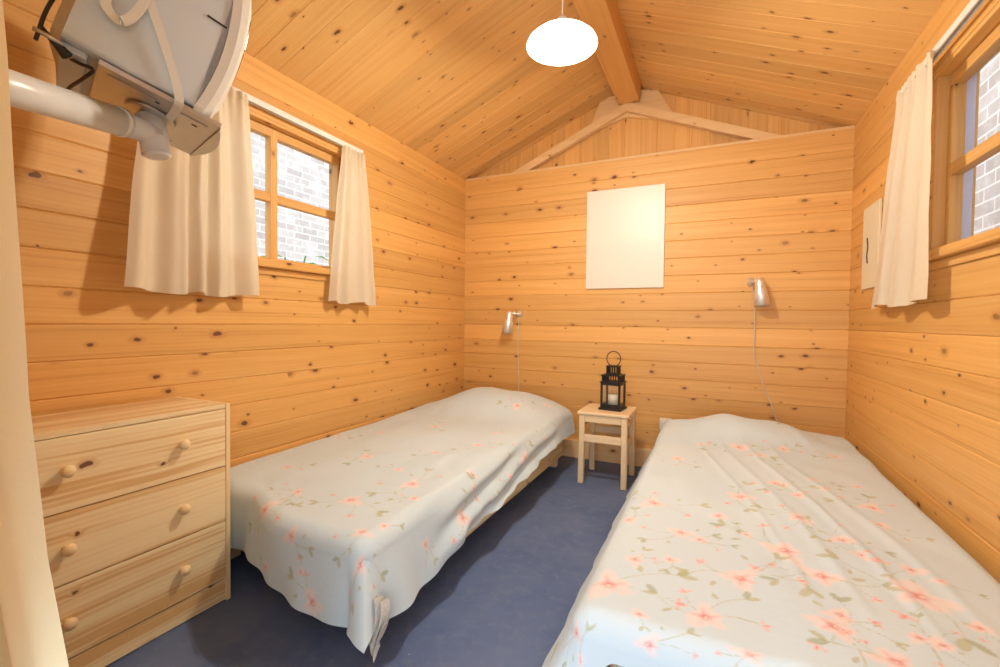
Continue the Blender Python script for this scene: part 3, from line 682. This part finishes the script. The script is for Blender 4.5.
# ------------------------------------------------------------ wall spot lamps
def spot(label, x, z, headdx, tilt, cord):
    t = thing('wall_lamp', label, 'lamp', (x, YB, z), 'reading lamps on the back wall')
    bm = nbm(); lathe(bm, [(0, 0.0), (.030, 0), (.030, .008), (.024, .018), (.012, .024), (.010, .045), (0, .046)], (0, 0, 0), (0, -1, 0), 32); obj('wall_mount', bm, M['alu'], t)
    p = Vector((headdx, -.060, .002)); ax = Vector((tilt, -.10, -1)).normalized()
    bm = nbm(); tube(bm, [(0, -.04, 0), (headdx * .4, -.054, .002), p], .009, 12, 5); lathe(bm, [(0, -.016), (.011, -.012), (.016, 0), (.011, .012), (0, .016)], p, (1, 0, 0), 18); obj('joint', bm, M['alu'], t)
    bm = nbm(); o = p - ax * .012
    pr = [(0, -.006), (.018, -.004), (.024, .004), (.028, .03), (.030, .060), (.036, .080), (.046, .170), (.0445, .170), (.034, .083), (.024, .06), (0, .058)]
    lathe(bm, pr, o, ax, 40); sh = obj('lamp_head', bm, M['alu'], t)
    bm = nbm(); u, v = frame_of(ax)
    for k in range(3):
        q = o + ax * .045 + (v if abs(v.y) > abs(u.y) else u) * 0; c0 = q + Vector((-.008 + .008 * k, -.0275, 0)); cyl(bm, c0, c0 + ax * .016, .0018, seg=8)
    obj('vent_slot', bm, M['darkplastic'], sh)
    bm = nbm(); lathe(bm, [(0, .058), (.016, .062), (.026, .10), (.024, .125), (0, .135)], o, ax, 24); obj('bulb', bm, M['wax'], t)
    bm = nbm(); tube(bm, cord, .0035, 8, 6); obj('cord', bm, M['cord'], t)
spot('small silver lamp on the back wall above the left bed, straight cord', -1.385, 1.062, -.055, -.07,
     [(.0, -.012, -.02), (.004, -.010, -.12), (-.002, -.010, -.28), (.006, -.010, -.42), (.01, -.012, -.60), (.012, -.03, -.70)])
spot('silver lamp on the back wall above the right bed, kinked cord', .205, 1.268, .040, .10,
     [(.0, -.012, -.02), (.020, -.010, -.12), (.024, -.009, -.28), (.024, -.009, -.45), (.05, -.009, -.55), (.09, -.009, -.68), (.13, -.009, -.78), (.17, -.012, -.90), (.18, -.012, -.98)])
t = thing('power_socket', 'white socket low on the back wall just left of the right bed', 'socket', (-.286, YB, .315))
bm = nbm(); quad_box(bm, -.04, .04, -.028, -.0002, -.04, .04, .006, seg=3); obj('cover', bm, M['white'], t)
bm = nbm(); lathe(bm, [(.021, 0), (.021, .002), (.018, .002), (.018, -.012), (0, -.012)], (0, -.028, 0), (0, -1, 0), 28); obj('socket_recess', bm, M['white'], t)

# ------------------------------------------------------------ stool and lantern
t = thing('stool', 'small pale wooden stool between the two beds, used as bedside table', 'stool', (-.606, 2.935, 0))
def leg_slant(sx, sy):
    bm = nbm(); th = .017; x1, y1 = sx * .128, sy * .138; x0, y0 = sx * .132, sy * .145
    quad_box(bm, -th, th, -th, th, 0, .428, .003, rnd=.2 + .1 * sx + .05 * sy)
    for v in bm.verts:
        k = v.co.z / .428; v.co.x += x0 + (x1 - x0) * k; v.co.y += y0 + (y1 - y0) * k
    return bm
for sx in (-1, 1):
    for sy in (-1, 1): obj('leg', leg_slant(sx, sy), M['birchZ'], t)
bm = nbm(); quad_box(bm, -.158, .158, -.163, .163, .430, .450, .006, rnd=.5, seg=2); obj('seat', bm, M['birchX'], t)
for sy in (-1, 1):
    bm = nbm(); quad_box(bm, -.110, .110, sy * .143 - .009, sy * .143 + .009, .385, .429, .002, rnd=.7); obj('apron', bm, M['birchX'], t)
    bm = nbm(); quad_box(bm, -.114, .114, sy * .143 - .009, sy * .143 + .009, .262, .308, .002, rnd=.75); obj('stretcher', bm, M['birchX'], t)
for sx in (-1, 1):     # side rails with a hand slot
    bm = nbm(); X = sx * .128
    for y0, y1, z0, z1 in ((-.120, .120, .408, .429), (-.120, .120, .355, .378), (-.120, -.045, .379, .407), (.045, .120, .379, .407)): quad_box(bm, X - .008, X + .008, y0, y1, z0, z1, .001, rnd=.33)
    obj('side_panel', bm, M['birchY'], t)
    bm = nbm(); quad_box(bm, X - .008, X + .008, -.124, .124, .232, .262, .002, rnd=.4); obj('side_stretcher', bm, M['birchY'], t)

t = thing('lantern', 'black metal lantern with glass sides and ring handle on the stool', 'lantern', (-.578, 2.945, .4505)); t.rotation_euler = (0, 0, -.10); t.scale = (1.03, 1.03, 1.10)
def frame_box(bm, h, z0, z1, w):
    for sx in (-1, 1):
        for sy in (-1, 1): quad_box(bm, sx * h - w / 2, sx * h + w / 2, sy * h - w / 2, sy * h + w / 2, z0, z1, .001)
bm = nbm(); quad_box(bm, -.070, .070, -.070, .070, 0.0, .012, .002); quad_box(bm, -.062, .062, -.062, .062, .0125, .020, .002); obj('base', bm, M['blackmetal'], t)
bm = nbm(); frame_box(bm, .055, .0205, .155, .012)
for z in (.0205, .143):
    for s in (-1, 1): quad_box(bm, -.049, .049, s * .055 - .006, s * .055 + .006, z, z + .012); quad_box(bm, s * .055 - .006, s * .055 + .006, -.049, .049, z, z + .012)
obj('frame', bm, M['blackmetal'], t)
for k in range(4):
    bm = nbm(); quad_box(bm, -.048, .048, -.056, -.054, .033, .142); o = obj('pane', bm, M['glass'], t); o.rotation_euler = (0, 0, k * PI / 2)
bm = nbm(); quad_box(bm, -.066, .066, -.066, .066, .1555, .163, .002)
frame_box(bm, .052, .1635, .195, .009)
for k in range(7):
    a = -.045 + k * .015
    for s in (-1, 1): quad_box(bm, a - .003, a + .003, s * .052 - .003, s * .052 + .003, .1635, .195); quad_box(bm, s * .052 - .003, s * .052 + .003, a - .003, a + .003, .1635, .195)
quad_box(bm, -.060, .060, -.060, .060, .1955, .202, .002); quad_box(bm, -.040, .040, -.040, .040, .2025, .208, .001)
frame_box(bm, .031, .2085, .245, .008)
for k in range(3):
    a = -.015 + k * .015
    for s in (-1, 1): quad_box(bm, a - .003, a + .003, s * .031 - .003, s * .031 + .003, .2085, .245); quad_box(bm, s * .031 - .003, s * .031 + .003, a - .003, a + .003, .2085, .245)
quad_box(bm, -.038, .038, -.038, .038, .2455, .253, .003); obj('vented_roof', bm, M['blackmetal'], t)
bm = nbm(); tube(bm, [(.043 * math.cos(a), 0, .292 + .043 * math.sin(a)) for a in [(-.95 + 2 * k / 20 * 1.93) * PI / 2 - 0 for k in range(0)] or [(-62 + k * 304 / 24) * PI / 180 for k in range(25)]], .0028, 8, 2); obj('handle', bm, M['blackmetal'], t)
bm = nbm(); lathe(bm, [(0, .0205), (.030, .0206), (.030, .085), (.026, .088), (0, .083)], (0, 0, 0), seg=28); cd = obj('candle', bm, M['wax'], t)
bm = nbm(); cyl(bm, (0, 0, .083), (.001, 0, .095), .0012, seg=6); obj('wick', bm, M['darkplastic'], cd)

# ------------------------------------------------------------ chest of drawers
CX, CY = -1.545, .745     # front plane x, centre y
t = thing('chest_of_drawers', 'three-drawer pine chest with round knobs against the left wall', 'chest of drawers', (CX - .15, CY, 0)); t.rotation_euler = (0, 0, 0)
F = .15                    # front plane in local x
D = .305
for sy in (-1, 1):
    bm = nbm(); quad_box(bm, F - D, F, min(sy * .31, sy * .294), max(sy * .31, sy * .294), 0, .70, .0015, rnd=.2 + .1 * sy); obj('side_panel', bm, M['chestZ'], t)
bm = nbm(); quad_box(bm, F - D, F - .003, -.2935, .2935, .684, .699, .001, rnd=.52); obj('top', bm, M['chestY'], t)
bm = nbm(); quad_box(bm, F - D, F - D + .004, -.2935, .2935, .06, .683); obj('back_panel', bm, M['chestZ'], t)
bm = nbm(); quad_box(bm, F - .020, F - .006, -.2935, .2935, .004, .078, .001, rnd=.9); obj('plinth', bm, M['chestY'], t)
for k, (z0, z1) in enumerate(((.083, .2855), (.2895, .4800), (.4835, .6815))):
    bm = nbm(); zm = z0 + (z1 - z0) * (.5, .45, .55)[k]
    quad_box(bm, F - .016, F - .001, -.2925, .2925, z0, z1, .0015, rnd=.137 + k * .273)
    for sy in (-1, 1): quad_box(bm, F - .27, F - .0165, sy * .285 - .005, sy * .285 + .005, z0 + .012, z1 - .02)
    quad_box(bm, F - .28, F - .2705, -.28, .28, z0 + .012, z1 - .02); quad_box(bm, F - .27, F - .0165, -.2795, .2795, z0 + .014, z0 + .018)
    d = obj('drawer', bm, M['chestY'], t)
    for y in (-.146, .146):
        bm = nbm(); lathe(bm, [(.009, 0), (.008, .006), (.010, .011), (.0155, .016), (.0165, .022), (.013, .028), (.006, .031), (0, .0315)], (F - .001, y, (.186, .385, .594)[k]), (1, 0, 0), 28)
        obj('knob', bm, M['chestZ'], d)

# ------------------------------------------------------------ television on wall arm
A = Vector((-1.2926, .5709, 1.5857)); g = Vector((.3118, .9102, -.2725)); h = Vector((-.9403, .3368, .049)); u = Vector((.1364, .2410, .9609))
mt = Matrix.Identity(4)
for i in range(3): mt[i][0] = g[i]; mt[i][1] = h[i]; mt[i][2] = u[i]
mt.translation = A
def sect(bm, rings, smooth=False, mat_idx=0):
    R = [[bm.verts.new(p) for p in r] for r in rings]; n = len(R[0])
    for a, b in zip(R, R[1:]):
        for k in range(n):
            f = bm.faces.new((a[k], a[(k + 1) % n], b[(k + 1) % n], b[k])); f.smooth = smooth
    bm.faces.new(R[0][::-1]); bm.faces.new(R[-1])
def rr(a, b0, b1, c0, c1, r=.02, n=4, bulge=None, sub=8):
    out = []
    for cx, cz, s in ((b1 - r, c1 - r, 0), (b0 + r, c1 - r, 1), (b0 + r, c0 + r, 2), (b1 - r, c0 + r, 3)):
        if s in (0, 2):
            lo_, hi_ = c0 + r, c1 - r
            for k in range(1, sub):
                zz = (lo_ + (hi_ - lo_) * k / sub) if s == 0 else (hi_ - (hi_ - lo_) * k / sub)
                out.append((a if bulge is None else a + bulge(zz), b1 if s == 0 else b0, zz))
        for k in range(n + 1):
            an = (s + k / n) * PI / 2; out.append((a if bulge is None else a + bulge(cz), cx + r * math.cos(an), cz + r * math.sin(an)))
    return out
t = thing('television', 'small grey tube television strapped on the wall arm at upper left', 'television', mat=mt)
bm = nbm()
# cabinet: open quad sections from rear to front (a = forward, b = across, c = up)
curve = lambda c: .008 - .70 * (c - .17) ** 2
sect(bm, [rr(-.100, .15, .27, .07, .20, .02), rr(-.080, .10, .295, .04, .26, .02), rr(-.068, -.008, .366, .012, .345, .010), rr(.05, -.012, .370, .008, .362, .008), rr(.196, -.012, .370, .012, .366, .008, bulge=curve)])
cab = obj('cabinet', bm, M['tv'], t)
bm = nbm(); quad_box(bm, .150, .196, -.0145, -.0121, .243, .2475, .0005); obj('side_slot', bm, M['darkplastic'], cab)
bm = nbm()
sect(bm, [rr(.197, -.016, .374, .002, .370, .012, bulge=curve), rr(.215, -.018, .376, -.001, .372, .014, bulge=lambda c: curve(c) + .004), rr(.238, -.014, .372, .006, .366, .02, bulge=lambda c: .004 - .6 * (c - .18) ** 2), rr(.246, .010, .348, .05, .345, .03, bulge=lambda c: .006 - .6 * (c - .18) ** 2)])
bz = obj('bezel', bm, M['tvlight'], t)
bm = nbm(); n = 14; rows = []
for i in range(n + 1):
    rows.append([bm.verts.new((.262 - .012 * ((i / n - .5) * 2) ** 2 - .010 * ((j / n - .5) * 2) ** 2, .03 + .298 * i / n, .085 + .24 * j / n)) for j in range(n + 1)])
for i in range(n):
    for j in range(n): f = bm.faces.new((rows[i][j], rows[i + 1][j], rows[i + 1][j + 1], rows[i][j + 1])); f.smooth = True
scr = obj('screen', bm, M['screen'], t); md = scr.modifiers.new('thickness', 'SOLIDIFY'); md.thickness = .012; md.offset = 0
bm = nbm(); quad_box(bm, -.066, -.02, .02, .34, -.004, .011, .002); obj('underside_block', bm, M['tv'], t)
for c0 in (.03, .15):      # rear pegs
    bm = nbm(); cyl(bm, (-.110, .008, c0 - .03), (-.06, .008, c0 - .03), .005, seg=10); obj('rear_peg', bm, M['steel'], t)
bm = nbm(); tube(bm, [(-.100, .01, -.02), (-.102, .01, .06), (-.090, .01, .16)], .004, 8, 5); obj('rear_bar', bm, M['darkplastic'], t)
bm = nbm(); tube(bm, [(-.050, .03, -.013), (-.066, .02, -.006), (-.082, .018, .002), (-.100, .016, .016)], lambda k: .012 - .009 * k, 12, 5); plug = obj('plug', bm, M['darkplastic'], t)
bm = nbm(); tube(bm, [(-.060, .10, .01), (-.03, .04, -.012), (-.004, .012, -.020), (-.015, .06, -.034), (-.035, .16, -.040), (-.045, .25, -.05)], .004, 8, 6); obj('power_cable', bm, M['darkplastic'], t)

# arm with swivel and plate
t = thing('mounting_arm', 'light grey tubular arm holding the television on a metal plate', 'mounting arm', mat=mt.copy())
inv = mt.inverted(); L_ = lambda p: inv @ Vector(p)
bm = nbm()   # bent sheet plate
quad_box(bm, 0, .257, 0, .354, -.006, -.001, .001); quad_box(bm, 0.0, .257, -.003, .0, -.006, .006, .0005)
n_ = 12; arc = [(.258 + .030 * math.sin(PI * k / n_), .352 - .350 * k / n_) for k in range(n_ + 1)] + [(.2572, .002), (.2572, .352)]
lo = [bm.verts.new((a, b, -.012)) for a, b in arc]; up_ = [bm.verts.new((a, b, -.003)) for a, b in arc]; m_ = len(arc)
for k in range(m_): bm.faces.new((lo[k], lo[(k + 1) % m_], up_[(k + 1) % m_], up_[k]))
bm.faces.new(lo[::-1]); bm.faces.new(up_)
plate = obj('plate', bm, M['steel'], t)
for q_ in ((.02, .12, .03, .036), (.17, .235, .035, .041), (.03, .2, .30, .306)):
    bm = nbm(); quad_box(bm, *q_, -.008, -.0062, .001); obj('rib', bm, M['steel'], plate)
for q_ in ((.118, .127, .045, .052), (.205, .218, .075, .080)):
    bm = nbm(); quad_box(bm, *q_, -.0075, -.0062); obj('slot', bm, M['darkplastic'], plate)
J = Vector((-1.285, .671, 1.454)); top = L_(J); ctr = Vector((.124, .150, 0))
bm = nbm(); lathe(bm, [(0, -.0065), (.055, -.0066), (.058, -.010), (.050, -.014), (.030, -.018), (.0, -.018)], (ctr.x, ctr.y, 0), (0, 0, 1), 36); obj('swivel_disc', bm, M['steel'], t)
jw = (mt @ Vector((ctr.x, ctr.y, -.018)))
jb = jw + Vector((0.012, .01, -.100))
bm = nbm(); lj = L_(jb); tj = Vector((ctr.x, ctr.y, -.016)); cyl(bm, lj, tj, .034, .034, 32); cyl(bm, lj + (lj - tj).normalized() * .006, lj, .026, .034, 32); obj('swivel_post', bm, M['armpaint'], t)
mid = jb + Vector((0, 0, .052))
p1 = mid + Vector((-.0, -.085, .004)); p0 = Vector((-1.165, YF + .012, 1.405))
bm = nbm(); cyl(bm, L_(mid), L_(p1), .029, .031, 28); obj('elbow', bm, M['armpaint'], t)
bm = nbm(); cyl(bm, L_(p0), L_(p1), .0345, .0345, 32); obj('tube', bm, M['armpaint'], t)
d = (p1 - p0).normalized(); bm = nbm(); cyl(bm, L_(p1 - d * .012), L_(p1 + d * .004), .0365, .0365, 32); obj('collar', bm, M['white'], t)
bm = nbm(); cyl(bm, L_(p0 - Vector((0, .011, 0))), L_(p0 + Vector((0, .004, 0))), .06, .055, 32); obj('wall_flange', bm, M['armpaint'], t)

# white strap looped round television and plate
t = thing('strap', 'white webbing strap looped around the television and its plate', 'strap', mat=mt.copy())
bm = nbm()
ribbon(bm, [(-.055, -.022, .362), (-.010, -.022, .27), (.042, -.022, .186), (.088, -.021, .118), (.129, -.020, .054), (.152, -.020, .012), (.158, -.014, -.008), (.160, .03, -.011), (.16, .12, -.012)], (1, 0, 0), .020, .0018)
obj('band', bm, M['strap'], t)
bm = nbm()
ribbon(bm, [(-.045, -.022, .36), (-.036, -.024, .25), (-.028, -.026, .16), (-.024, -.028, .122), (-.010, -.032, .104), (.008, -.034, .098), (.022, -.034, .118), (.032, -.030, .16), (.032, -.027, .20), (.010, -.026, .25)], (.8, 0, .5), .020, .0018, 8)
obj('loose_end', bm, M['strap'], t)
